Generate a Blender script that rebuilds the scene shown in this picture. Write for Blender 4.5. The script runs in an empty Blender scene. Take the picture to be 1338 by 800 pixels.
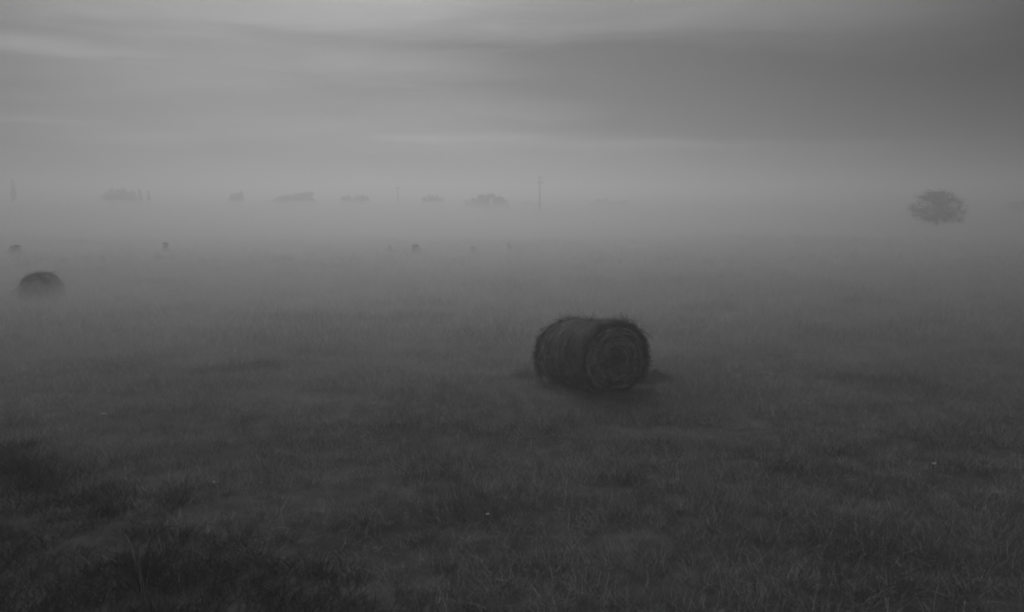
import bpy, math, random
import numpy as np
from mathutils import Vector, Matrix, Euler

random.seed(7)
rng = np.random.default_rng(11)
S = bpy.context.scene
COL = S.collection

# ------------------------------------------------------------------ camera
F_PX, HOR, CX = 1159.0, 266.0, 669.0          # focal length, horizon row and centre column (1338 px wide photograph)
CAM_Z = 3.4
PITCH = math.atan((400 - HOR) / F_PX)
cd = bpy.data.cameras.new('camera')
cam = bpy.data.objects.new('camera', cd)
COL.objects.link(cam)
cam.location = (0, 0, CAM_Z)
cam.rotation_euler = (math.radians(90) - PITCH, 0, 0)
cd.sensor_width = 36.0
cd.lens = F_PX / 1338 * 36.0
cd.clip_start = 0.05
cd.clip_end = 5000
cd.dof.use_dof = True
cd.dof.focus_distance = 30.0
cd.dof.aperture_fstop = 2.4
S.camera = cam

# ------------------------------------------------------------------ exposure / renderer
S.view_settings.view_transform = 'Standard'
S.view_settings.look = 'None'
S.view_settings.exposure = -0.28
S.view_settings.gamma = 1.0
S.view_settings.use_curve_mapping = False
S.cycles.volume_bounces = 0
S.cycles.max_bounces = 6
S.cycles.diffuse_bounces = 3
S.cycles.transmission_bounces = 3
S.cycles.use_denoising = True
S.cycles.filter_width = 1.9

# ------------------------------------------------------------------ node helper
class NT:
    def __init__(s, tree):
        s.t = tree; s.n = tree.nodes; s.l = tree.links
    def node(s, typ, **kw):
        n = s.n.new(typ)
        for k, v in kw.items(): setattr(n, k, v)
        return n
    def put(s, sock, v):
        if isinstance(v, bpy.types.NodeSocket): s.l.new(v, sock)
        else: sock.default_value = v
    def m(s, op, a, b=None, c=None, clamp=False):
        n = s.node('ShaderNodeMath', operation=op, use_clamp=clamp)
        s.put(n.inputs[0], a)
        if b is not None: s.put(n.inputs[1], b)
        if c is not None: s.put(n.inputs[2], c)
        return n.outputs[0]
    def step(s, x, lo, hi, a=0.0, b=1.0):
        n = s.node('ShaderNodeMapRange', interpolation_type='SMOOTHSTEP')
        s.put(n.inputs[0], x)
        n.inputs[1].default_value = lo; n.inputs[2].default_value = hi
        n.inputs[3].default_value = a; n.inputs[4].default_value = b
        return n.outputs[0]
    def noise(s, vec, scale, detail=4, rough=0.5, dist=0.0):
        n = s.node('ShaderNodeTexNoise')
        s.put(n.inputs['Vector'], vec)
        n.inputs['Scale'].default_value = scale; n.inputs['Detail'].default_value = detail
        n.inputs['Roughness'].default_value = rough; n.inputs['Distortion'].default_value = dist
        return n.outputs['Fac']
    def comb(s, x, y, z):
        n = s.node('ShaderNodeCombineXYZ')
        s.put(n.inputs[0], x); s.put(n.inputs[1], y); s.put(n.inputs[2], z)
        return n.outputs[0]

# ------------------------------------------------------------------ sky: overcast, neutral grey, brighter behind the clouds ahead left
SUN_EL, SUN_AZ = math.radians(33), math.radians(-5)     # azimuth from +Y, positive to the right
world = bpy.data.worlds.new('World'); S.world = world
world.use_nodes = True
W = NT(world.node_tree)
W.n.clear()
out = W.node('ShaderNodeOutputWorld'); bg = W.node('ShaderNodeBackground')
W.l.new(bg.outputs[0], out.inputs[0])
sky = W.node('ShaderNodeTexSky', sky_type='NISHITA', sun_disc=False)
sky.sun_elevation = SUN_EL; sky.sun_rotation = SUN_AZ
sky.dust_density = 4.0
bw = W.node('ShaderNodeRGBToBW'); W.l.new(sky.outputs[0], bw.inputs[0])
tc = W.node('ShaderNodeTexCoord'); sp = W.node('ShaderNodeSeparateXYZ')
W.l.new(tc.outputs['Generated'], sp.inputs[0])
X, Y, Z = sp.outputs
az = W.m('ARCTAN2', X, Y)
el = W.m('ARCSINE', Z)
elp = W.m('MAXIMUM', el, 0.0)
# soft wisps, stretched along the horizon and stronger lower down
cv = W.comb(W.m('MULTIPLY', az, 1.0), W.m('MULTIPLY', el, 5.0), 0.0)
n1 = W.noise(cv, 2.6, 5, 0.5, 0.4)
cv2 = W.comb(W.m('MULTIPLY_ADD', az, 1.0, 7.3), W.m('MULTIPLY', el, 9.0), 2.0)
n2 = W.noise(cv2, 5.0, 5, 0.55, 0.6)
wob = W.m('MULTIPLY', W.m('SUBTRACT', n2, 0.5), 0.028)
elw = W.m('ADD', el, wob)
def px_az(px): return math.atan((px - CX) / F_PX)
def px_el(py): return math.atan((HOR - py) / F_PX)
def blob(px, py, wx, wy, amp, e=None):
    a = W.m('DIVIDE', W.m('SUBTRACT', az, px_az(px)), wx / F_PX)
    b = W.m('DIVIDE', W.m('SUBTRACT', e or elw, px_el(py)), wy / F_PX)
    r = W.m('ADD', W.m('MULTIPLY', a, a), W.m('MULTIPLY', b, b))
    return W.m('MULTIPLY', W.m('EXPONENT', W.m('MULTIPLY', r, -1.0)), amp)
terms = [
    blob(400, -30, 230, 60, 0.50), blob(720, 70, 260, 110, -0.34, el), blob(1150, 230, 300, 50, -0.5, el), blob(560, 228, 330, 40, -0.36, el),          # bright break in the cloud above the frame
    blob(1060, -15, 190, 60, 0.9), blob(1340, 0, 180, 80, 1.9),
    blob(0, -25, 150, 55, 2.0), blob(0, 100, 260, 110, 0.45),
    blob(120, 50, 70, 7, 0.22), blob(90, 26, 80, 6, 0.18),
    blob(310, 66, 280, 20, -0.26),           # darker belly of the top cloud
    blob(690, 76, 200, 15, -0.30), blob(560, 122, 230, 16, -0.16),
    blob(30, 85, 70, 7, 0.80), blob(110, 94, 90, 6, 0.50),
    blob(40, 173, 80, 5, 0.70), blob(160, 190, 80, 6, 0.35), blob(210, 183, 50, 3.5, 0.3),
    blob(540, 185, 60, 5, 0.55), blob(660, 181, 90, 5, 0.50), blob(500, 135, 260, 40, -0.20, el),
    blob(880, 189, 170, 8, 0.55), blob(1220, 192, 120, 6, 0.35),
]
# the dark cloud bank on the right with a crisp lower edge that rises towards the left
edge = W.m('MULTIPLY_ADD', az, -0.012, px_el(188))
up = W.step(W.m('SUBTRACT', elw, edge), -0.003, 0.006)
topf = W.step(el, px_el(110), px_el(20), 1.0, 0.0)
latr = W.step(az, px_az(520), px_az(1000))
bank = W.m('MULTIPLY', W.m('MULTIPLY', up, topf), W.m('MULTIPLY', latr, -0.86))
terms.append(bank)
terms.append(W.m('MULTIPLY', W.m('SUBTRACT', n1, 0.5), 0.8))
terms.append(W.m('MULTIPLY', W.m('SUBTRACT', n2, 0.5), 0.75))
acc = terms[0]
for t in terms[1:]: acc = W.m('ADD', acc, t)
cloud = W.m('MULTIPLY', W.m('MAXIMUM', W.m('ADD', acc, 1.0), 0.2), W.step(el, 0.02, 0.11, 0.72, 0.95))
# broad lateral fall-off away from the hidden sun, brighter dome overhead
fall_r = W.step(az, math.radians(-8), math.radians(35), 1.0, 0.06)
fall_l = W.step(az, math.radians(-46), math.radians(-8), 0.22, 1.0)
dome = W.step(el, 0.24, 0.75, 0.42, 6.5)
base = W.m('MULTIPLY_ADD', bw.outputs[0], 0.12, 2.6)
L = W.m('MULTIPLY', W.m('MULTIPLY', base, cloud), W.m('MULTIPLY', W.m('MULTIPLY', fall_r, fall_l), dome))
crgb = W.node('ShaderNodeCombineColor')
for i in range(3): W.l.new(L, crgb.inputs[i])
W.l.new(crgb.outputs[0], bg.inputs[0])
bg.inputs[1].default_value = 0.15

# the sun, fully veiled by cloud: weak and very soft
sl = bpy.data.lights.new('sun', 'SUN'); sun = bpy.data.objects.new('sun', sl); COL.objects.link(sun)
sl.energy = 0.55; sl.angle = math.radians(28); sl.color = (1, 1, 1)
to_sun = Vector((math.sin(SUN_AZ) * math.cos(SUN_EL), math.cos(SUN_AZ) * math.cos(SUN_EL), math.sin(SUN_EL)))
sun.rotation_euler = to_sun.to_track_quat('Z', 'Y').to_euler()
sun.location = (0, 0, 60)

# ------------------------------------------------------------------ object helpers
def tag(o, label=None, cat=None, group=None, kind=None):
    if label: o['label'] = label
    if cat: o['category'] = cat
    if group: o['group'] = group
    if kind: o['kind'] = kind
    return o
def mesh_obj(name, verts, faces, mat, parent=None, smooth=False, uv=None):
    me = bpy.data.meshes.new(name)
    me.from_pydata([tuple(v) for v in verts], [], [tuple(f) for f in faces])
    if mat: me.materials.append(mat)
    if smooth: me.polygons.foreach_set('use_smooth', [True] * len(me.polygons))
    me.update()
    o = bpy.data.objects.new(name, me); COL.objects.link(o)
    if parent: o.parent = parent
    return o
def empty(name, loc, rz=0):
    o = bpy.data.objects.new(name, None); COL.objects.link(o)
    o.location = loc; o.rotation_euler = (0, 0, rz); o.empty_display_size = 0.3
    return o

# smooth 2-D value noise
_tab = np.random.default_rng(5).random((256, 256))
def vnoise(x, y):
    x = np.asarray(x, float); y = np.asarray(y, float)
    xi = np.floor(x).astype(int); yi = np.floor(y).astype(int)
    fx = x - xi; fy = y - yi
    fx = fx * fx * (3 - 2 * fx); fy = fy * fy * (3 - 2 * fy)
    g = lambda a, b: _tab[a & 255, b & 255]
    return (g(xi, yi) * (1 - fx) + g(xi + 1, yi) * fx) * (1 - fy) + (g(xi, yi + 1) * (1 - fx) + g(xi + 1, yi + 1) * fx) * fy
def fbm(x, y, o=4):
    s = 0; a = 0.5; t = 0
    for k in range(o):
        s = s + a * vnoise(x * 2 ** k + 17.3 * k, y * 2 ** k + 9.1 * k); t += a; a *= 0.5
    return s / t
def hgt(x, y):
    x = np.asarray(x, float); y = np.asarray(y, float)
    z = (fbm(x * 0.35 + 40, y * 0.5 + 11, 4) - 0.5) * 0.22
    z = z + (fbm(x * 0.05 + 3, y * 0.07 + 8, 2) - 0.5) * 0.25 * np.clip((y - 8) / 30, 0, 1)
    t = np.clip((6.3 - y) / 5.5, 0, 1)
    return z + 1.8 * t * t * (3 - 2 * t)            # the bank the photographer stands on
def H(x, y): return float(hgt(x, y))
def at(px, py, z=0.0):
    """point of the field seen at a pixel of the photograph (used once, to lay the place out)"""
    a = (HOR - py) / F_PX
    u = (px - CX) / F_PX
    # un-pitch
    v = (400 - py) / F_PX
    d = Vector((u, math.cos(PITCH) + v * math.sin(PITCH), v * math.cos(PITCH) - math.sin(PITCH)))
    s = (z - CAM_Z) / d.z
    return d.x * s, d.y * s
def col_at(px, dist): # lateral position for a column at a ground distance
    return (px - CX) / F_PX * dist * 1.0

# ------------------------------------------------------------------ materials
def grey_mat(name, lo, hi, scale=6.0, rough=0.9, bump=0.0, detail=6, transl=0.0, rand=0.0, coord='Object', patch=0.0):
    m = bpy.data.materials.new(name); m.use_nodes = True
    N = NT(m.node_tree); b = m.node_tree.nodes['Principled BSDF']
    c = N.node('ShaderNodeTexCoord')
    f = N.noise(c.outputs[coord], scale, detail, 0.6)
    g = N.m('MULTIPLY_ADD', N.step(f, 0.25, 0.75), hi - lo, lo)
    if rand:
        oi = N.node('ShaderNodeObjectInfo')
        g = N.m('MULTIPLY', g, N.m('MULTIPLY_ADD', oi.outputs['Random'], 2 * rand, 1 - rand))
    if patch:
        ge = N.node('ShaderNodeNewGeometry')
        mp = N.node('ShaderNodeMapping'); N.l.new(ge.outputs['Position'], mp.inputs[0])
        mp.inputs['Scale'].default_value = (0.5, 1.0, 0.0)
        pf = N.noise(mp.outputs[0], 0.9, 5, 0.6)
        g = N.m('MULTIPLY', g, N.m('MULTIPLY_ADD', N.step(pf, 0.3, 0.7), 2 * patch, 1 - patch))
    cc = N.node('ShaderNodeCombineColor')
    for i in range(3): N.l.new(g, cc.inputs[i])
    N.l.new(cc.outputs[0], b.inputs['Base Color'])
    b.inputs['Roughness'].default_value = rough
    b.inputs['Specular IOR Level'].default_value = 0.15
    if bump:
        bn = N.node('ShaderNodeBump'); bn.inputs['Distance'].default_value = bump
        N.l.new(f, bn.inputs['Height']); N.l.new(bn.outputs[0], b.inputs['Normal'])
    if transl:
        tr = N.node('ShaderNodeBsdfTranslucent'); N.l.new(cc.outputs[0], tr.inputs[0])
        mx = N.node('ShaderNodeMixShader'); mx.inputs[0].default_value = transl
        N.l.new(b.outputs[0], mx.inputs[1]); N.l.new(tr.outputs[0], mx.inputs[2])
        N.l.new(mx.outputs[0], m.node_tree.nodes['Material Output'].inputs[0])
    return m
M_soil = grey_mat('meadow_soil', 0.02, 0.06, 3.0, 1.0, 0.05, 8, patch=0.3)
M_grass = grey_mat('grass_blades', 0.085, 0.225, 26.0, 0.8, transl=0.35, rand=0.4, patch=0.45)
M_gdark = grey_mat('dark_grass_blades', 0.03, 0.08, 26.0, 0.8, transl=0.35, rand=0.3)
M_gpale = grey_mat('pale_dry_grass_blades', 0.28, 0.48, 26.0, 0.8, transl=0.3, rand=0.3)
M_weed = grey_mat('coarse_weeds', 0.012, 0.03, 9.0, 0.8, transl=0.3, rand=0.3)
M_dry = grey_mat('dry_stalks', 0.20, 0.32, 30.0, 0.8, transl=0.2)
M_leaf = grey_mat('tree_leaves', 0.03, 0.07, 1.5, 0.85, transl=0.25)
M_bark = grey_mat('bark', 0.05, 0.09, 6.0, 0.95, 0.02)
M_pole = grey_mat('weathered_pole_wood', 0.08, 0.14, 4.0, 0.9)
M_ins = grey_mat('insulator_glaze', 0.15, 0.2, 4.0, 0.4)
M_petal = grey_mat('white_petals', 0.34, 0.46, 20.0, 0.7)
M_straw = grey_mat('loose_straw', 0.05, 0.20, 5.0, 0.85, transl=0.15)
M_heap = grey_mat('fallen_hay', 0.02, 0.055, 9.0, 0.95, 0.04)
M_twig = grey_mat('twig_bark', 0.02, 0.03, 20.0, 0.9)

def hay_mat(name='rolled_hay', k=1.0, ring=0.0):
    m = bpy.data.materials.new(name); m.use_nodes = True
    N = NT(m.node_tree); b = m.node_tree.nodes['Principled BSDF']
    c = N.node('ShaderNodeTexCoord'); s = N.node('ShaderNodeSeparateXYZ'); N.l.new(c.outputs['Object'], s.inputs[0])
    x, y, z = s.outputs                              # bale axis = local X
    zc = N.m('SUBTRACT', z, 0.62)
    r = N.m('SQRT', N.m('ADD', N.m('MULTIPLY', y, y), N.m('MULTIPLY', zc, zc)))
    th = N.m('ARCTAN2', zc, y)
    # windings: fine along the axis and the radius, long round the circumference
    v = N.comb(N.m('MULTIPLY', x, 9.0), N.m('MULTIPLY', r, 11.0), N.m('MULTIPLY', th, 1.3))
    f = N.noise(v, 1.0, 6, 0.65, 0.3)
    v2 = N.comb(N.m('MULTIPLY', x, 40.0), N.m('MULTIPLY', r, 44.0), N.m('MULTIPLY', th, 6.0))
    f2 = N.noise(v2, 1.0, 4, 0.7)
    big = N.noise(c.outputs['Object'], 2.2, 4, 0.6)
    h = N.m('ADD', N.m('MULTIPLY', f, 0.6), N.m('MULTIPLY', f2, 0.4))
    g = N.m('MULTIPLY', N.step(h, 0.36, 0.64, 0.02, 0.25), N.step(big, 0.3, 0.7, 0.5, 1.4))
    if ring:    # visible coils of the wound hay, colour darker towards the core
        sp_ = N.m('ADD', N.m('MULTIPLY', r, 62.0), N.m('ADD', th, N.m('MULTIPLY', big, 12.0)))
        w_ = N.m('MULTIPLY_ADD', N.m('SINE', sp_), ring * 0.5, 1.0)
        core = N.step(r, 0.04, 0.22, 0.35, 1.0)
        g = N.m('MULTIPLY', g, N.m('MULTIPLY', w_, core))
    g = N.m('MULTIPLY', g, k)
    cc = N.node('ShaderNodeCombineColor')
    for i in range(3): N.l.new(g, cc.inputs[i])
    N.l.new(cc.outputs[0], b.inputs['Base Color'])
    b.inputs['Roughness'].default_value = 0.95; b.inputs['Specular IOR Level'].default_value = 0.1
    bn = N.node('ShaderNodeBump'); bn.inputs['Distance'].default_value = 0.12; bn.inputs['Strength'].default_value = 1.0
    N.l.new(h, bn.inputs['Height']); N.l.new(bn.outputs[0], b.inputs['Normal'])
    return m
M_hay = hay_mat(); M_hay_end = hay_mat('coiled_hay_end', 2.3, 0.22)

def vol_mat(name, dens, g=0.5):
    m = bpy.data.materials.new(name); m.use_nodes = True
    t = m.node_tree; t.nodes.clear()
    o = t.nodes.new('ShaderNodeOutputMaterial'); p = t.nodes.new('ShaderNodeVolumePrincipled')
    p.inputs['Color'].default_value = (0.98, 0.98, 0.98, 1)
    p.inputs['Density'].default_value = dens
    p.inputs['Anisotropy'].default_value = g
    t.links.new(p.outputs[0], o.inputs['Volume'])
    return m

# ------------------------------------------------------------------ ground: one sheet to the horizon
def axis(lo, hi, fine_lo, fine_hi, fine, grow=1.18):
    a = list(np.arange(fine_lo, fine_hi + 1e-6, fine))
    st = fine; p = fine_hi
    while p < hi: st *= grow; p += st; a.append(min(p, hi))
    st = fine; p = fine_lo; left = []
    while p > lo: st *= grow; p -= st; left.append(max(p, lo))
    return np.array(left[::-1] + a)
gx = axis(-700, 700, -26, 26, 0.2); gy = axis(-60, 700, -4, 50, 0.2)
GX, GY = np.meshgrid(gx, gy)
GZ = hgt(GX, GY)
nx, ny = len(gx), len(gy)
V = np.stack([GX.ravel(), GY.ravel(), GZ.ravel()], 1)
idx = np.arange(nx * ny).reshape(ny, nx)
Fq = np.stack([idx[:-1, :-1].ravel(), idx[:-1, 1:].ravel(), idx[1:, 1:].ravel(), idx[1:, :-1].ravel()], 1)
me = bpy.data.meshes.new('ground')
me.vertices.add(len(V)); me.vertices.foreach_set('co', V.ravel())
me.loops.add(Fq.size); me.loops.foreach_set('vertex_index', Fq.ravel())
me.polygons.add(len(Fq)); me.polygons.foreach_set('loop_start', np.arange(len(Fq)) * 4)
me.polygons.foreach_set('use_smooth', np.ones(len(Fq), bool))
me.update(); me.validate(); me.materials.append(M_soil)
ground = bpy.data.objects.new('ground', me); COL.objects.link(ground)
tag(ground, 'damp dark meadow ground under the grass', kind='structure')

# ------------------------------------------------------------------ air: an even haze box, and the low mist lying on the far meadow inside it
HZ_TOP = 12.0
def box(name, a, b, mat):
    (x0, y0, z0), (x1, y1, z1) = a, b
    v = [(x0, y0, z0), (x1, y0, z0), (x1, y1, z0), (x0, y1, z0), (x0, y0, z1), (x1, y0, z1), (x1, y1, z1), (x0, y1, z1)]
    f = [(3, 2, 1, 0), (4, 5, 6, 7), (0, 1, 5, 4), (1, 2, 6, 5), (2, 3, 7, 6), (3, 0, 4, 7)]
    return mesh_obj(name, v, f, mat)
haze = box('haze', (-720, -80, -1.6), (720, 720, HZ_TOP), vol_mat('haze_air', 0.0085, 0.68))
tag(haze, 'thin even grey haze filling the air over the whole meadow', 'haze', kind='stuff')
my = [11, 14, 18, 25, 33, 42, 51, 60, 68, 78, 105, 150, 175, 195, 215, 350, 690]
mt = [-0.2, 0.32, 0.9, 1.35, 1.45, 1.45, 1.48, 1.58, 1.76, 1.85, 1.8, 1.75, 2.4, 3.1, 4.0, 4.8, 4.8]
ALLY = np.array(sorted(set(list(np.arange(11, 236, 3.0)) + [240, 270, 350, 500, 690])))
xs = np.concatenate([np.arange(-690, -120, 60), np.arange(-120, 121, 6), np.arange(180, 691, 60)])
def mist_layer(k, dens, label, my=my, mt=mt):
    mv = []; mf = []
    ys = ALLY[ALLY >= my[0]]
    for j, y in enumerate(ys):
        for x in xs:
            top = np.interp(y, my, mt) * k
            w = np.clip((y - 20) / 30, 0, 1)
            if my[0] < 100: top *= 1 - 0.5 * np.clip((x / y - 0.22) / 0.2, 0, 1) * np.clip((y - 55) / 30, 0, 1)   # the bank thins out to the right
            mv.append((x, y, top + float((fbm(x * 0.04 + 60, y * 0.04 + 5, 2) - 0.5) * 0.5 * w)))
    n0 = len(mv)
    for j, y in enumerate(ys):
        for x in xs: mv.append((x, y, -1.2))
    w_ = len(xs)
    for j in range(len(ys) - 1):
        for i in range(w_ - 1):
            a = j * w_ + i
            mf.append((a, a + 1, a + 1 + w_, a + w_)); mf.append((n0 + a, n0 + a + w_, n0 + a + 1 + w_, n0 + a + 1))
    for i in range(w_ - 1):
        a = i; mf.append((a, n0 + a, n0 + a + 1, a + 1))
        a = (len(ys) - 1) * w_ + i; mf.append((a, a + 1, n0 + a + 1, n0 + a))
    for j in range(len(ys) - 1):
        a = j * w_; mf.append((a, a + w_, n0 + a + w_, n0 + a))
        a = j * w_ + w_ - 1; mf.append((a, n0 + a, n0 + a + w_, a + w_))
    tag(mesh_obj('haze', mv, mf, vol_mat('mist_air', dens, 0.68)), label, 'mist', kind='stuff')
mist_layer(1.05, 0.007, 'thinnest uppermost veil of mist over the far half of the meadow')
mist_layer(0.82, 0.009, 'thin pale middle layer of mist over the far half of the meadow')
mist_layer(0.58, 0.072, 'thicker pale mist hugging the ground of the far meadow')
mist_layer(1.0, 0.022, 'distant pale mist bank reaching up to the foot of the skyline trees', [150, 175, 195, 215, 350, 690], [-0.3, 1.9, 3.1, 4.0, 4.9, 4.9])

# ------------------------------------------------------------------ hay bales
def bale(name, loc, rz, Wd, Ht, Ln, seed, n_straw, label, grp, taper=0.0, end_mat=None):
    r = np.random.default_rng(seed)
    root = empty(name, loc, rz)
    tag(root, label, 'hay bale', grp)
    NA, NL, NR = 150, 60, 26
    def prof(th, x):
        # slumped round: wider than tall, flattened below, soft irregular windings
        c, s = np.cos(th), np.sin(th)
        R = 1 + 0.10 * (fbm(c * 1.3 + x * 0.7 + seed, s * 1.3 + 5, 3) - 0.5) + 0.045 * (fbm(c * 5 + x * 9 + seed, s * 5 + x * 3 + 5, 3) - 0.5) + 0.02 * (fbm(x * 9 + 3 + seed, c * 0.7 + s * 0.4 + 2, 2) - 0.5)
        R = R + 0.006 * np.sin(x * 43 + 2 * c)
        e = 0.5
        yy = np.sign(c) * np.abs(c) ** 1.0 * Wd / 2 * R
        zz = np.sign(s) * np.abs(s) ** 0.93 * Ht / 2 * R
        zz = np.where(s < 0, np.maximum(zz, -Ht / 2 * 0.93) , zz)
        yy = yy * (1 + 0.07 * np.clip(-s, 0, 1))
        zz = zz * (1 + taper * x / Ln) + 0.0
        return yy, zz + Ht / 2 * 0.95 * (1 + taper * x / Ln)
    verts = []; faces = []
    th = np.linspace(0, 2 * np.pi, NA, endpoint=False)
    us = np.linspace(-1, 1, NL)
    for u in us:
        x = u * Ln / 2
        k = 1 - 0.10 * max(0, abs(u) - 0.80) ** 1.5 / 0.2 ** 1.5
        yy, zz = prof(th, x)
        cz = Ht / 2 * 0.95 * (1 + taper * x / Ln)
        for a, b in zip(yy * k, (zz - cz) * k + cz): verts.append((x, a, b))
    for i in range(NL - 1):
        for j in range(NA):
            a = i * NA + j; b = i * NA + (j + 1) % NA
            faces.append((a, a + NA, b + NA, b))
    for end, sgn in ((0, -1), (NL - 1, 1)):
        x = us[end] * Ln / 2; cz = Ht / 2 * 0.95 * (1 + taper * x / Ln)
        yy, zz = prof(th, x); prev = end * NA
        for q in range(1, NR + 1):
            k = 1 - q / (NR + 1)
            base = len(verts)
            spir = q + th / (2 * np.pi)          # spiral winding steps
            dx = 0.05 * (1 - (k) ** 4) + 0.018 * np.sin(spir * 2.1) + 0.05 * (fbm(np.cos(th) * k * 6 + seed, np.sin(th) * k * 6 + 9, 4) - 0.5)
            dx = dx - 0.05 * np.exp(-(k / 0.16) ** 2)
            for a, b, d in zip(yy * k * 0.9, (zz - cz) * k * 0.9, dx): verts.append((x + sgn * d, a, b + cz))
            for j in range(NA):
                a = prev + j; b = prev + (j + 1) % NA; c = base + (j + 1) % NA; d = base + j
                faces.append((a, b, c, d) if sgn > 0 else (d, c, b, a))
            prev = base
        verts.append((x + sgn * 0.0, 0, cz)); c0 = len(verts) - 1
        for j in range(NA):
            a = prev + j; b = prev + (j + 1) % NA
            faces.append((a, b, c0) if sgn > 0 else (c0, b, a))
    roll = mesh_obj('hay_roll', verts, faces, M_hay, root, smooth=True)
    roll.data.materials.append(end_mat or M_hay)
    nb = (NL - 1) * NA
    mi = np.zeros(len(faces), np.int32); mi[nb + NA * 2:nb + NA * (NR + 1)] = 1; mi[nb + NA * (NR + 1) + NA * 2:] = 1
    roll.data.polygons.foreach_set('material_index', mi)
    # loose straws lying along the windings, lifting at their ends
    sv = []; sf = []
    def ribbon(pts, w):
        base = len(sv); nP = len(pts)
        side = Vector(r.normal(size=3)).normalized() * w
        for i, p in enumerate(pts):
            t = 1 - 0.6 * i / nP
            sv.append(p - side * t); sv.append(p + side * t)
        for i in range(nP - 1):
            a = base + 2 * i; sf.append((a, a + 1, a + 3, a + 2))
    for k in range(n_straw):
        w = r.uniform(0.0012, 0.0028); ln = r.uniform(0.06, 0.22); lift = abs(r.normal(0, 0.035)) + 0.003
        if r.random() < 0.08: lift += r.uniform(0.03, 0.12)
        nP = 4
        if r.random() < 0.62:
            x0 = r.uniform(-Ln / 2, Ln / 2) * 0.99; t0 = r.uniform(-0.5, math.pi + 0.5); drift = r.normal(0, 0.05)
            pts = []; cz = Ht / 2 * 0.95 * (1 + taper * x0 / Ln)
            dt = ln / (Ht / 2) * (1 if r.random() < .5 else -1)
            for i in range(nP):
                q = i / (nP - 1)
                yy, zz = prof(np.array([t0 + dt * q]), x0)
                kk = 1 - 0.10 * max(0, abs(2 * x0 / Ln) - 0.80) ** 1.5 / 0.2 ** 1.5
                yv, zv = float(yy[0]) * kk, (float(zz[0]) - cz) * kk
                n = Vector((0, yv, zv)).normalized()
                pts.append(Vector((x0 + drift * q, yv, zv + cz)) + n * (0.003 + lift * q * q))
        else:
            sgn = 1 if r.random() < 0.8 else -1
            kr = math.sqrt(r.uniform(0.01, 0.97)); t0 = r.uniform(0, 2 * math.pi); dt = ln / max(kr, .25) / (Ht / 2)
            pts = []; cz = Ht / 2 * 0.95 * (1 + taper * sgn / 2)
            for i in range(nP):
                q = i / (nP - 1)
                yy, zz = prof(np.array([t0 + dt * q]), sgn * Ln / 2)
                pts.append(Vector((sgn * (Ln / 2 + 0.055 * (1 - kr ** 4) + 0.006 + lift * q * q), float(yy[0]) * kr * 0.92, (float(zz[0]) - cz) * kr * 0.92 + cz)))
        if min(p.z for p in pts) < 0.0: continue
        ribbon(pts, w)
    # ragged locks of hay hanging and poking out of the outer windings and the rims
    for k in range(n_straw // 5):
        rim = r.random() < 0.68
        x0 = (r.choice([-1, 1]) * Ln / 2 * r.uniform(.9, 1.0)) if rim else r.uniform(-Ln / 2, Ln / 2)
        t0 = r.uniform(-0.6, math.pi + 0.6)
        yy, zz = prof(np.array([t0]), x0); cz = Ht / 2 * 0.95 * (1 + taper * x0 / Ln)
        yv, zv = float(yy[0]) * .94, (float(zz[0]) - cz) * .94
        n = Vector((0, yv, zv)).normalized(); tan = Vector((0, -n.z, n.y)) * r.choice([-1, 1])
        big = r.random() < 0.12
        ln = r.uniform(.16, .36) if big else r.uniform(.07, .17)
        for q_ in range(7):
            d = (tan * r.uniform(.3, 1) + n * r.uniform(.1, .9 if big else .5) + Vector((r.normal(0, .35), 0, 0))).normalized()
            p0 = Vector((x0 + r.normal(0, .012), yv, zv + cz)) + tan * r.normal(0, .015)
            if p0.z < .06: continue
            pts = [p0, p0 + d * ln * .5, p0 + d * ln + Vector((0, 0, -ln * r.uniform(.05, .4)))]
            ribbon(pts, r.uniform(.003, .006))
    mesh_obj('loose_straw', sv, sf, M_straw, root)
    return root

bx, by = 1.46, 16.2
b1 = bale('hay_bale', (bx, by, H(bx, by) - 0.03), math.radians(-60), 1.52, 1.29, 1.50, 3, 5200,
     'large dark shaggy round hay bale in the middle of the meadow, its coiled end showing', 'round hay bales', 0.13, M_hay_end)
lx, ly = col_at(51, 31.0), 31.0
b2 = bale('hay_bale', (lx, ly, H(lx, ly) - 0.40), math.radians(-82), 1.24, 1.44, 0.9, 8, 1800,
     'smaller looking distant hay bale half sunk in grass at the left edge of the meadow', 'round hay bales')

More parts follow.
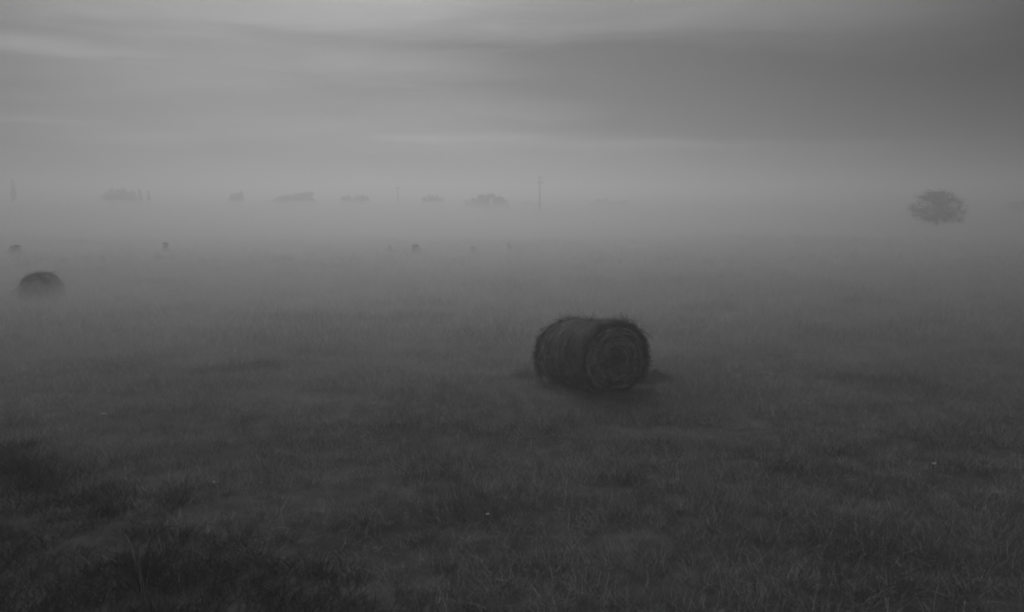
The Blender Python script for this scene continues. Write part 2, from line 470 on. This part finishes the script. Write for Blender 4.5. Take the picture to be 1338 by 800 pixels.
# fallen hay heaped against the foot of the near bale
def heap(x, y, rx, ry, h, seed, label):
    r = np.random.default_rng(seed); root = empty('hay_heap', (x, y, H(x, y)))
    tag(root, label, 'hay heap', 'fallen hay round the near bale')
    v = []; f = []; NR, NA = 12, 40
    for i in range(NR + 1):
        k = i / NR
        for j in range(NA):
            t = j / NA * 2 * math.pi
            q = k * (1 + 0.25 * (float(fbm(math.cos(t) * 2 + seed, math.sin(t) * 2, 2)) - 0.5) * 2)
            px, py = q * rx * math.cos(t), q * ry * math.sin(t)
            zz = h * (1 - k * k) ** 1.3 * (0.7 + 0.6 * float(fbm(px * 6 + seed, py * 6, 3))) - 0.05 * k
            v.append((px, py, zz + (H(x + px, y + py) - H(x, y))))
    for i in range(NR):
        for j in range(NA):
            a = i * NA + j; b = i * NA + (j + 1) % NA
            f.append((a, a + NA, b + NA, b))
    mesh_obj('matted_hay', v, f, M_heap, root, smooth=True)
    sv = []; sf = []
    for k in range(900):
        t = r.uniform(0, 6.283); q = math.sqrt(r.random()) * 1.05
        px, py = q * rx * math.cos(t), q * ry * math.sin(t)
        zz = h * max(0, 1 - q * q) ** 1.3 + H(x + px, y + py) - H(x, y)
        d = Vector((r.normal(), r.normal(), abs(r.normal(0, 0.45)))).normalized() * r.uniform(0.06, 0.2)
        s = Vector((-d.y, d.x, 0.01)).normalized() * r.uniform(.0015, .003)
        p = Vector((px, py, zz)); b = len(sv)
        sv += [p - s, p + s, p + d + s * .3, p + d - s * .3]; sf.append((b, b + 1, b + 2, b + 3))
    mesh_obj('loose_straw', sv, sf, M_heap, root)
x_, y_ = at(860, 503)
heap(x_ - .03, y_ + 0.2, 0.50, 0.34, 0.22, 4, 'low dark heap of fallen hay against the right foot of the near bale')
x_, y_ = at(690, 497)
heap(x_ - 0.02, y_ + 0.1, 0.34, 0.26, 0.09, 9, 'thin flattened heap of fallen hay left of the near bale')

# ------------------------------------------------------------------ grass
def make_tuft(name, n, hmin, hmax, rad, wid, lean, mat, seed, seg=3, curl=0.5):
    r = np.random.default_rng(seed); v = []; f = []
    for k in range(n):
        a = r.uniform(0, 6.283); q = rad * math.sqrt(r.random())
        p = Vector((q * math.cos(a), q * math.sin(a), -0.03))
        h = r.uniform(hmin, hmax); a2 = r.uniform(0, 6.283)
        dirv = Vector((math.cos(a2), math.sin(a2), 0)) * abs(r.normal(0, lean)) + Vector((math.cos(a), math.sin(a), 0)) * 0.15
        cu = r.uniform(0.1, 1.0) * curl
        sd = r.uniform(0, 6.283); side = Vector((math.cos(sd), math.sin(sd), 0)) * wid * r.uniform(0.6, 1.2)
        b = len(v)
        for i in range(seg + 1):
            t = i / seg
            pt = p + Vector((0, 0, h * (t - 0.35 * cu * t * t))) + dirv * h * t + dirv.normalized() * h * cu * t * t * 0.6
            w = side * (1 - t) ** 0.7 if i < seg else side * 0.05
            v += [pt - w, pt + w]
        for i in range(seg):
            c = b + 2 * i; f.append((c, c + 1, c + 3, c + 2))
    me = bpy.data.meshes.new(name); me.from_pydata([tuple(q) for q in v], [], f); me.materials.append(mat)
    if mat is M_grass:
        me.materials.append(M_gdark); me.materials.append(M_gpale)
        bl = r.choice([0, 1, 2], n, p=[.60, .22, .18])
        me.polygons.foreach_set('material_index', np.repeat(bl, seg).astype(np.int32))
    me.update()
    return bpy.data.objects.new(name, me)
def scatter(name, protos, pts, rot, scl, pid, label, cat='grass'):
    c = bpy.data.collections.new(name + '_kinds')
    for p in protos: c.objects.link(p)
    me = bpy.data.meshes.new(name)
    me.vertices.add(len(pts)); me.vertices.foreach_set('co', np.asarray(pts, dtype=np.float32).ravel())
    for nm, ty, key, arr in (('rot', 'FLOAT_VECTOR', 'vector', rot), ('scl', 'FLOAT_VECTOR', 'vector', scl), ('pid', 'INT', 'value', pid)):
        at_ = me.attributes.new(nm, ty, 'POINT'); at_.data.foreach_set(key, np.ascontiguousarray(arr, dtype=np.int32 if ty == 'INT' else np.float32).ravel())
    me.update()
    o = bpy.data.objects.new(name, me); COL.objects.link(o)
    ng = bpy.data.node_groups.new(name + '_scatter', 'GeometryNodeTree')
    ng.interface.new_socket('Geometry', in_out='INPUT', socket_type='NodeSocketGeometry')
    ng.interface.new_socket('Geometry', in_out='OUTPUT', socket_type='NodeSocketGeometry')
    gi = ng.nodes.new('NodeGroupInput'); go = ng.nodes.new('NodeGroupOutput')
    ci = ng.nodes.new('GeometryNodeCollectionInfo'); ci.inputs[0].default_value = c
    ci.inputs['Separate Children'].default_value = True; ci.inputs['Reset Children'].default_value = True
    ip = ng.nodes.new('GeometryNodeInstanceOnPoints'); ip.inputs['Pick Instance'].default_value = True
    def attr(nm, ty):
        n = ng.nodes.new('GeometryNodeInputNamedAttribute'); n.data_type = ty; n.inputs['Name'].default_value = nm
        return [s for s in n.outputs if s.enabled and s.name == 'Attribute'][0]
    L_ = ng.links
    L_.new(gi.outputs[0], ip.inputs['Points']); L_.new(ci.outputs[0], ip.inputs['Instance'])
    L_.new(attr('pid', 'INT'), ip.inputs['Instance Index'])
    e2r = ng.nodes.new('FunctionNodeEulerToRotation'); L_.new(attr('rot', 'FLOAT_VECTOR'), e2r.inputs[0]); L_.new(e2r.outputs[0], ip.inputs['Rotation'])
    L_.new(attr('scl', 'FLOAT_VECTOR'), ip.inputs['Scale'])
    L_.new(ip.outputs[0], go.inputs[0])
    md = o.modifiers.new('scatter', 'NODES'); md.node_group = ng
    tag(o, label, cat, kind='stuff')
    return o
def field_points(y0, y1, dens, margin):
    hw = 0.6 * y1 + margin
    n = int((y1 - y0) * 2 * hw * dens)
    y = rng.uniform(y0, y1, n); x = rng.uniform(-hw, hw, n)
    k = np.abs(x) < 0.6 * y + margin
    return x[k], y[k]
def bale_clear(x, y):
    k = np.ones(len(x), bool)
    for (cx, cy, rz, a, b) in ((bx, by, math.radians(-60), 0.68, 0.66), (lx, ly, math.radians(-78), 0.6, 0.66)):
        dx, dy = x - cx, y - cy
        u = dx * math.cos(rz) + dy * math.sin(rz); w = -dx * math.sin(rz) + dy * math.cos(rz)
        k &= ~((np.abs(u) < a) & (np.abs(w) < b))
    return k
def lay(x, y, hs, tiltmax=1.0):
    # neighbouring tufts share a lean (lodged swathes), heights follow tussocks and hollows
    a = fbm(x * 0.45 + 100, y * 0.45 + 50, 3) * 4 * np.pi
    t = np.clip((fbm(x * 0.8 + 10, y * 0.8 + 77, 3) - 0.3) * 2.0, 0, 1) * tiltmax
    tx, ty = t * np.cos(a) + rng.normal(0, .12, len(x)), t * np.sin(a) + rng.normal(0, .12, len(x))
    rot = np.stack([tx, ty, rng.uniform(0, 6.283, len(x))], 1)
    hh = fbm(x * 0.9 + 31, y * 1.3 + 23, 4)
    s = hs * (0.62 + 0.85 * np.clip((hh - 0.25) * 1.8, 0, 1)) * rng.uniform(0.8, 1.2, len(x))
    w = 0.5 * hs + 0.5 * s
    return rot, np.stack([w, w, s], 1), hh
# darker uncut strips and hollows: streaks lying across the field
strips = [(300, 680, 419, .5), (370, 490, 466, .3), (510, 700, 521, .22), (880, 985, 497, .22), (1000, 1230, 501, .22),
          (880, 965, 405, .6), (1090, 1190, 400, .6), (570, 700, 697, .22), (200, 330, 560, .2), (760, 860, 640, .2), (430, 640, 400, .5), (240, 380, 487, .25)]
def strip_w(x, y):
    w = np.zeros(len(x))
    for (pa, pb, py, sy) in strips:
        xa, ya = at(pa, py); xb, yb = at(pb, py); c = (xa + xb) / 2; hw = (xb - xa) / 2
        yy = y + (fbm(x * 0.8 + py, x * 0.3, 2) - 0.5) * 1.2
        w = np.maximum(w, np.exp(-((yy - ya) / sy) ** 2) * np.clip((hw - np.abs(x - c)) / (hw * .4), 0, 1))
    return w * (0.4 + 0.9 * fbm(x * 2.5, y * 2.5, 2))
def dark_pid(x, y, pid, d0, nd):
    k = rng.random(len(x)) < strip_w(x, y)
    pid[k] = d0 + rng.integers(0, nd, k.sum()); return pid
# near and middle grass
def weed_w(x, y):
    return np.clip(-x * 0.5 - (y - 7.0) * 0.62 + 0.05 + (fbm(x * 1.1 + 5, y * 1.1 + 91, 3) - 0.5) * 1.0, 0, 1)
x, y = field_points(3.5, 21, 62, 4); k = bale_clear(x, y) & (rng.random(len(x)) > weed_w(x, y) * 0.9)
hh = fbm(x * 0.9 + 31, y * 1.3 + 23, 4)
k &= rng.random(len(x)) < np.clip((hh - 0.30) * 4.5, 0.55, 1)
x, y = x[k], y[k]
rot, scl, hh = lay(x, y, 1.0)
protos = [make_tuft('tuft_%d' % i, 42, 0.06, 0.23, 0.14, 0.002, 0.6, M_grass, 40 + i, 3, 0.9) for i in range(8)] + [make_tuft('tuft_8%d' % i, 30, 0.08, 0.26, 0.12, 0.0026, 0.35, M_gdark, 400 + i) for i in range(2)]
scatter('grass', protos, np.stack([x, y, hgt(x, y)], 1), rot, scl, dark_pid(x, y, rng.integers(0, 8, len(x)), 8, 2), 'rough uncut meadow grass in leaning tussocks across the foreground')
n_near = len(x)
x, y = field_points(21, 46, 22, 5); k = bale_clear(x, y); x, y = x[k], y[k]
rot, scl, hh = lay(x, y, 1.15)
protos = [make_tuft('far_tuft_%d' % i, 30, 0.08, 0.25, 0.2, 0.0045, 0.4, M_grass, 60 + i, 2) for i in range(6)] + [make_tuft('far_tuft_7', 30, 0.1, 0.27, 0.18, 0.005, 0.4, M_gdark, 77, 2)]
scatter('grass', protos, np.stack([x, y, hgt(x, y)], 1), rot, scl, dark_pid(x, y, rng.integers(0, 6, len(x)), 6, 1), 'fine even grass of the middle meadow fading into mist')
n_mid = len(x)
x, y = field_points(46, 85, 5, 8)
rot, scl, hh = lay(x, y, 1.5)
protos = [make_tuft('mist_tuft_%d' % i, 26, 0.06, 0.2, 0.32, 0.012, 0.4, M_grass, 80 + i, 2) for i in range(5)]
scatter('grass', protos, np.stack([x, y, hgt(x, y)], 1), rot, scl, rng.integers(0, 5, len(x)), 'far grass barely showing at the front of the mist')
# coarse darker weeds in the near left corner and in scattered patches
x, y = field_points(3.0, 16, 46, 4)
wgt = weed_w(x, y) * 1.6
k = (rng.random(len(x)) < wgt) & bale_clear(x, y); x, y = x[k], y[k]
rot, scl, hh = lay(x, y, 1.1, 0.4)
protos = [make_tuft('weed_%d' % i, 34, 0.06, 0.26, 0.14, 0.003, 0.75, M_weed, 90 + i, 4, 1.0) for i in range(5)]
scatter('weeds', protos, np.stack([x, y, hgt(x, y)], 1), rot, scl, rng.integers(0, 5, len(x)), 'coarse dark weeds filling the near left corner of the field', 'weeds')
print('tufts', n_near, n_mid, len(x))

# ------------------------------------------------------------------ trees
def tube(v, f, p0, p1, r0, r1, n=7):
    d = (p1 - p0); u = d.orthogonal().normalized(); w = d.cross(u).normalized(); b = len(v)
    for p, rr in ((p0, r0), (p1, r1)):
        for i in range(n):
            t = i / n * 2 * math.pi; v.append(p + (u * math.cos(t) + w * math.sin(t)) * rr)
    for i in range(n):
        j = (i + 1) % n; f.append((b + i, b + j, b + n + j, b + n + i))
def tree_meshes(h, w, seed, nleaf, leaf, shape='round', low=0.15, nclump=26):
    r = np.random.default_rng(seed); v = []; f = []
    top = Vector((r.normal(0, .05) * w, r.normal(0, .05) * w, h * 0.82))
    tr = 0.035 * h
    pts = [Vector((0, 0, -0.15)), Vector((top.x * .3, top.y * .3, h * .25)), Vector((top.x * .7, top.y * .7, h * .55)), top]
    for i in range(3): tube(v, f, pts[i], pts[i + 1], tr * (1 - .3 * i), tr * (1 - .3 * (i + 1)) + .01)
    lv = []; lf = []
    for c in range(nclump):
        a = r.uniform(0, 6.283); u = r.random()
        zc = h * (low + (1 - low) * (0.08 + 0.72 * u))
        t = (zc / h - low) / (1 - low)
        if shape == 'spire': R = w / 2 * max(0.08, (1 - t) ** 0.8) * (0.75)
        elif shape == 'flat': R = w / 2 * (1 - abs(t - 0.45) ** 2 * 2.2)
        elif shape == 'dome': R = w / 2 * math.sqrt(max(0.03, 1 - max(0, t - .12) ** 2 / .53)) * (0.8 + 0.2 * min(1, t * 3))
        else: R = w / 2 * math.sqrt(max(0.05, 1 - (2 * t - 0.85) ** 2 * 0.75))
        q = math.sqrt(r.random()) * R * 0.86
        cc = Vector((q * math.cos(a), q * math.sin(a), zc))
        s0 = pts[1].lerp(top, max(0, min(1, t * .8))); tube(v, f, s0, cc, tr * .3, tr * .07, 5)
        cr = (0.24 if shape != 'spire' else 0.3) * (w if shape != 'flat' else w * .75) * r.uniform(.55, 1.05) * (0.6 if shape == 'spire' else 0.72 if shape == 'dome' else 0.8) * (1.0 if shape == 'spire' else 1.15 - 0.5 * t)
        for k in range(nleaf // nclump):
            d = Vector(r.normal(size=3)).normalized() * cr * (r.random() ** 0.45 if shape != 'dome' else abs(r.normal(0, .62)))
            d.z *= 0.62 if shape != 'spire' else 1.1
            p = cc + d
            if p.z < 0.15: p.z = r.uniform(0.15, 0.5)
            if p.z > h: p.z = h - abs(r.normal(0, .22)) * h
            n = Vector(r.normal(size=3)).normalized(); e1 = n.orthogonal().normalized() * leaf * r.uniform(.5, 1.2); e2 = n.cross(e1).normalized() * leaf * r.uniform(.3, .7)
            b = len(lv); lv += [p - e1, p + e2, p + e1, p - e2]; lf.append((b, b + 1, b + 2, b + 3))
    def mk(nm, vv, ff, mat):
        me = bpy.data.meshes.new(nm); me.from_pydata([tuple(q) for q in vv], [], ff); me.materials.append(mat); me.update(); return me
    return mk('trunk', v, f, M_bark), mk('crown', lv, lf, M_leaf)
def place_tree(name, meshes, px, dist, label, cat='tree', group=None, s=(1, 1, 1), rz=0.0, z=None):
    x = col_at(px, dist); o = empty(name, (x, dist, (H(x, dist) if z is None else z)), rz)
    o.scale = s
    tag(o, label, cat, group)
    for nm, me in zip(('trunk', 'crown'), meshes):
        c = bpy.data.objects.new(nm, me); COL.objects.link(c); c.parent = o
    return o
big = tree_meshes(5.1, 8.3, 27, 14000, 0.075, 'dome', 0.08, 110)
place_tree('round_tree', big, 1221, 126, 'broad round tree standing in the mist on the right, the largest in view', s=(1.1, 1.1, 1.17))
round_a = tree_meshes(6, 6, 31, 5000, 0.2, 'round', 0.12, 55)
round_b = tree_meshes(6, 6, 32, 5000, 0.2, 'round', 0.12, 45)
flat_a = tree_meshes(6, 10, 33, 7000, 0.22, 'flat', 0.1, 70)
spire = tree_meshes(10, 3.2, 34, 3000, 0.18, 'spire', 0.05, 26)
def far_h(py, dist): return CAM_Z + (HOR - py) / F_PX * dist
G = 'far trees rising above the mist'
def far(kind, px, py, wpx, dist, label, name='broadleaf_tree', rz=0.0):
    m, h0, w0 = {'a': (round_a, 6, 6), 'b': (round_b, 6, 6), 'f': (flat_a, 6, 10), 's': (spire, 10, 3.2)}[kind]
    dist = min(dist * 1.16, 240); py -= 1.0 if kind not in 's' else 1; h = far_h(py, dist) ; w = wpx / F_PX * dist * (1.3 if kind != 's' else 1.1)
    return place_tree(name, m, px, dist, label, group=G, s=(w / w0, w / w0, h / h0), rz=rz)
far('s', 23, 224, 13, 215, 'tall thin pointed tree by itself at the far left edge', 'poplar')
far('f', 160, 243, 36, 225, 'wide flat topped tree on the left skyline beside two slim ones', rz=.3)
far('s', 187, 241, 9, 235, 'slim upright tree just right of the wide flat topped one', 'poplar', 1.0)
far('s', 198, 243, 8, 240, 'shorter slim tree, second to the right of the wide flat topped one', 'poplar', 2.0)
far('a', 312, 246, 16, 225, 'small round tree alone on the skyline, between the slim pair and the long clump', rz=.9)
far('f', 373, 252, 24, 205, 'low spreading tree at the left end of the long left clump', rz=1.4)
far('f', 390, 250, 26, 212, 'middle tree of the long left clump, flat crowned', rz=2.6)
far('b', 404, 248, 20, 206, 'taller rounded tree at the right end of the long left clump', rz=.4)
far('a', 454, 252, 13, 235, 'little round tree just right of the long left clump', rz=2.1)
far('f', 473, 252, 19, 230, 'low flat tree midway between the long clump and the short pole', rz=.1)
far('f', 566, 252, 26, 225, 'flat lone tree between the short pole and the central clump', rz=3.3)
far('f', 620, 256, 24, 190, 'low tree forming the left shoulder of the central clump', rz=.7)
far('b', 638, 250, 26, 188, 'highest tree in the middle of the central clump', rz=1.8)
far('a', 655, 253, 20, 192, 'rounded tree on the right side of the central clump', rz=2.9)
far('f', 690, 261, 24, 220, 'very faint low tree between the central clump and the tall pole', rz=4.0)
far('f', 783, 259, 26, 235, 'faint low tree right of the tall pole, the left one of a pair', rz=.5)
far('f', 810, 260, 28, 240, 'faint low tree right of the tall pole, the right one of a pair', rz=2.2)
far('a', 1324, 260, 17, 190, 'small dark round tree at the far right edge beyond the large one', rz=1.1)

# ------------------------------------------------------------------ poles
def pole(px, py, dist, label, arms=2, rad=0.17):
    x = col_at(px, dist); z0 = H(x, dist); h = far_h(py, dist) - z0
    root = empty('utility_pole', (x, dist, z0), 0.35); tag(root, label, 'pole', 'utility poles on the skyline')
    v = []; f = []
    tube(v, f, Vector((0, 0, -.3)), Vector((0, 0, h)), rad, rad * .65, 12)
    b = len(v) - 12; f.append(tuple(range(b, b + 12)))
    mesh_obj('pole_shaft', v, f, M_pole, root, smooth=False)
    for k in range(arms):
        z = h - 0.35 - 0.95 * k; hw = (0.6, 0.75)[k]
        def bxm(c, s):
            (cx, cy, cz), (sx, sy, sz) = c, s
            vv = [(cx + a * sx, cy + b_ * sy, cz + c_ * sz) for c_ in (-1, 1) for b_ in (-1, 1) for a in (-1, 1)]
            return vv, [(0, 2, 3, 1), (4, 5, 7, 6), (0, 1, 5, 4), (2, 6, 7, 3), (0, 4, 6, 2), (1, 3, 7, 5)]
        vv, ff = bxm((0, -rad - .02, z), (hw, .07, .09)); arm = mesh_obj('crossarm', vv, ff, M_pole, root)
        for sx in (-1, 1):
            v = []; f = []
            tube(v, f, Vector((sx * (hw - .12), -rad - .02, z + .088)), Vector((sx * (hw - .12), -rad - .02, z + .3)), .075, .04, 8)
            f.append(tuple(range(len(v) - 8, len(v))))
            mesh_obj('insulator', v, f, M_ins, arm)
pole(705, 231, 195, 'tall utility pole with short crossarms standing right of the central clump of trees', 2, 0.19)
pole(521, 244, 226, 'short distant pole between the low flat tree and the flat lone tree', 1, 0.18)

# ------------------------------------------------------------------ shrubs at the front of the mist
shr = [tree_meshes(0.8, 0.8, 50 + i, 1400, 0.045, 'dome', 0.02, 20) for i in range(3)]
def shrub(px, py, dist, wpx, label, i, rz=0.0):
    dist -= 1.5; py -= 1.5; wpx *= 1.15
    h = far_h(py, dist) - H(col_at(px, dist), dist); w = wpx / F_PX * dist
    place_tree('shrub', shr[i], px, dist, label, 'shrub', 'small shrubs at the edge of the mist', s=(w / .8, w / .8, h / .8), rz=rz)
shrub(24, 318, 56, 22, 'wide low shrub in the mist directly behind the left bale', 0)
shrub(217, 313, 60, 10, 'narrow pointed shrub in the mist, between the left bale and the central shrubs', 1, 1.0)
shrub(510, 319, 60, 9, 'small slim shrub just left of the darkest central shrub', 2, 2.0)
shrub(544, 317, 58, 14, 'darkest and roundest of the little shrubs at the edge of the mist', 0, .6)
shrub(618, 320, 59, 9, 'small shrub in the mist below the central clump of trees', 1, 2.5)
shrub(666, 317, 62, 8, 'slimmest shrub in the mist, nearest to the foot of the tall pole', 2, 3.0)

# ------------------------------------------------------------------ foreground details
def flower(px, py, label, size=0.02, zh=0.22):
    x, y = at(px, py, zh); z0 = H(x, y); root = empty('wildflower', (x, y, z0)); tag(root, label, 'flower', 'white wildflowers in the grass')
    v = []; f = []; hh = zh - z0
    tube(v, f, Vector((0, 0, -.02)), Vector((.01, 0, hh)), .002, .0015, 6)
    mesh_obj('stem', v, f, M_weed, root)
    v = []; f = []
    for k in range(9):
        t = k / 9 * 6.283; d = Vector((math.cos(t), math.sin(t), .25)); s = Vector((-math.sin(t), math.cos(t), 0)) * size * .32
        p = Vector((.01, 0, hh)); b = len(v)
        v += [p, p + d * size * .6 - s, p + d * size, p + d * size * .6 + s]; f.append((b, b + 1, b + 2, b + 3))
    tube(v, f, Vector((.01, 0, hh - .004)), Vector((.01, 0, hh + .01)), size * .35, size * .28, 8); f.append(tuple(range(len(v) - 8, len(v))))
    mesh_obj('flower_head', v, f, M_petal, root)
flower(1219, 606, 'largest white flower, on the right side of the field', 0.032)
flower(1302, 643, 'tiny white flower nearest the right edge', 0.016)
flower(636, 672, 'white flower in the middle of the near grass', 0.022)
flower(134, 541, 'single white flower at the left, below the far bale', 0.035)
flower(278, 630, 'small white flower at the left, above the coarse weeds', 0.022)
flower(487, 527, 'tiny white flower left of the foot of the near bale', 0.025)

def stalks(px, py, n, h, label, seed):
    x, y = at(px, py, 0.05); r = np.random.default_rng(seed); root = empty('dry_stalks', (x, y, H(x, y))); tag(root, label, 'dry stalks')
    for k in range(n):
        v = []; f = []
        a = r.uniform(-1, 1); hh = h * r.uniform(.75, 1.1); p = Vector((r.normal(0, .03), r.normal(0, .03), -.02))
        pts = [p + Vector((a * .22 * t ** 1.6 * h, r.normal(0, .01), hh * (t - .05 * t * t * abs(a)))) for t in np.linspace(0, 1, 6)]
        for i in range(5): tube(v, f, pts[i], pts[i + 1], .0028 - .0003 * i, .0026 - .0003 * i, 5)
        stem = mesh_obj('stalk', v, f, M_dry, root)
        v = []; f = []
        d = (pts[5] - pts[4]).normalized()
        tube(v, f, pts[5] - d * .02, pts[5] + d * .03, .004, .008, 6); tube(v, f, pts[5] + d * .03, pts[5] + d * .09 + Vector((a * .02, 0, 0)), .008, .002, 6)
        mesh_obj('seed_head', v, f, M_dry, stem)
stalks(188, 772, 6, 0.50, 'sheaf of pale dry grass stalks fanning up from the dark weeds at lower left', 3)
v = []; f = []
x0, y0 = at(205, 684, .3); x1, y1 = at(232, 677, .34)
pts = [Vector((x0 + (x1 - x0) * t, y0 + (y1 - y0) * t, .20 + .05 * t + .03 * math.sin(t * 3))) for t in np.linspace(-.6, 1, 8)]
pts[0].z = H(pts[0].x, pts[0].y) ; pts[1].z = .12
for i in range(7): tube(v, f, pts[i], pts[i + 1], .006 - .0005 * i, .0056 - .0005 * i, 6)
o = mesh_obj('bent_twig', v, f, M_twig); tag(o, 'thin dark bent twig lying over the grass above the pale stalks', 'twig')
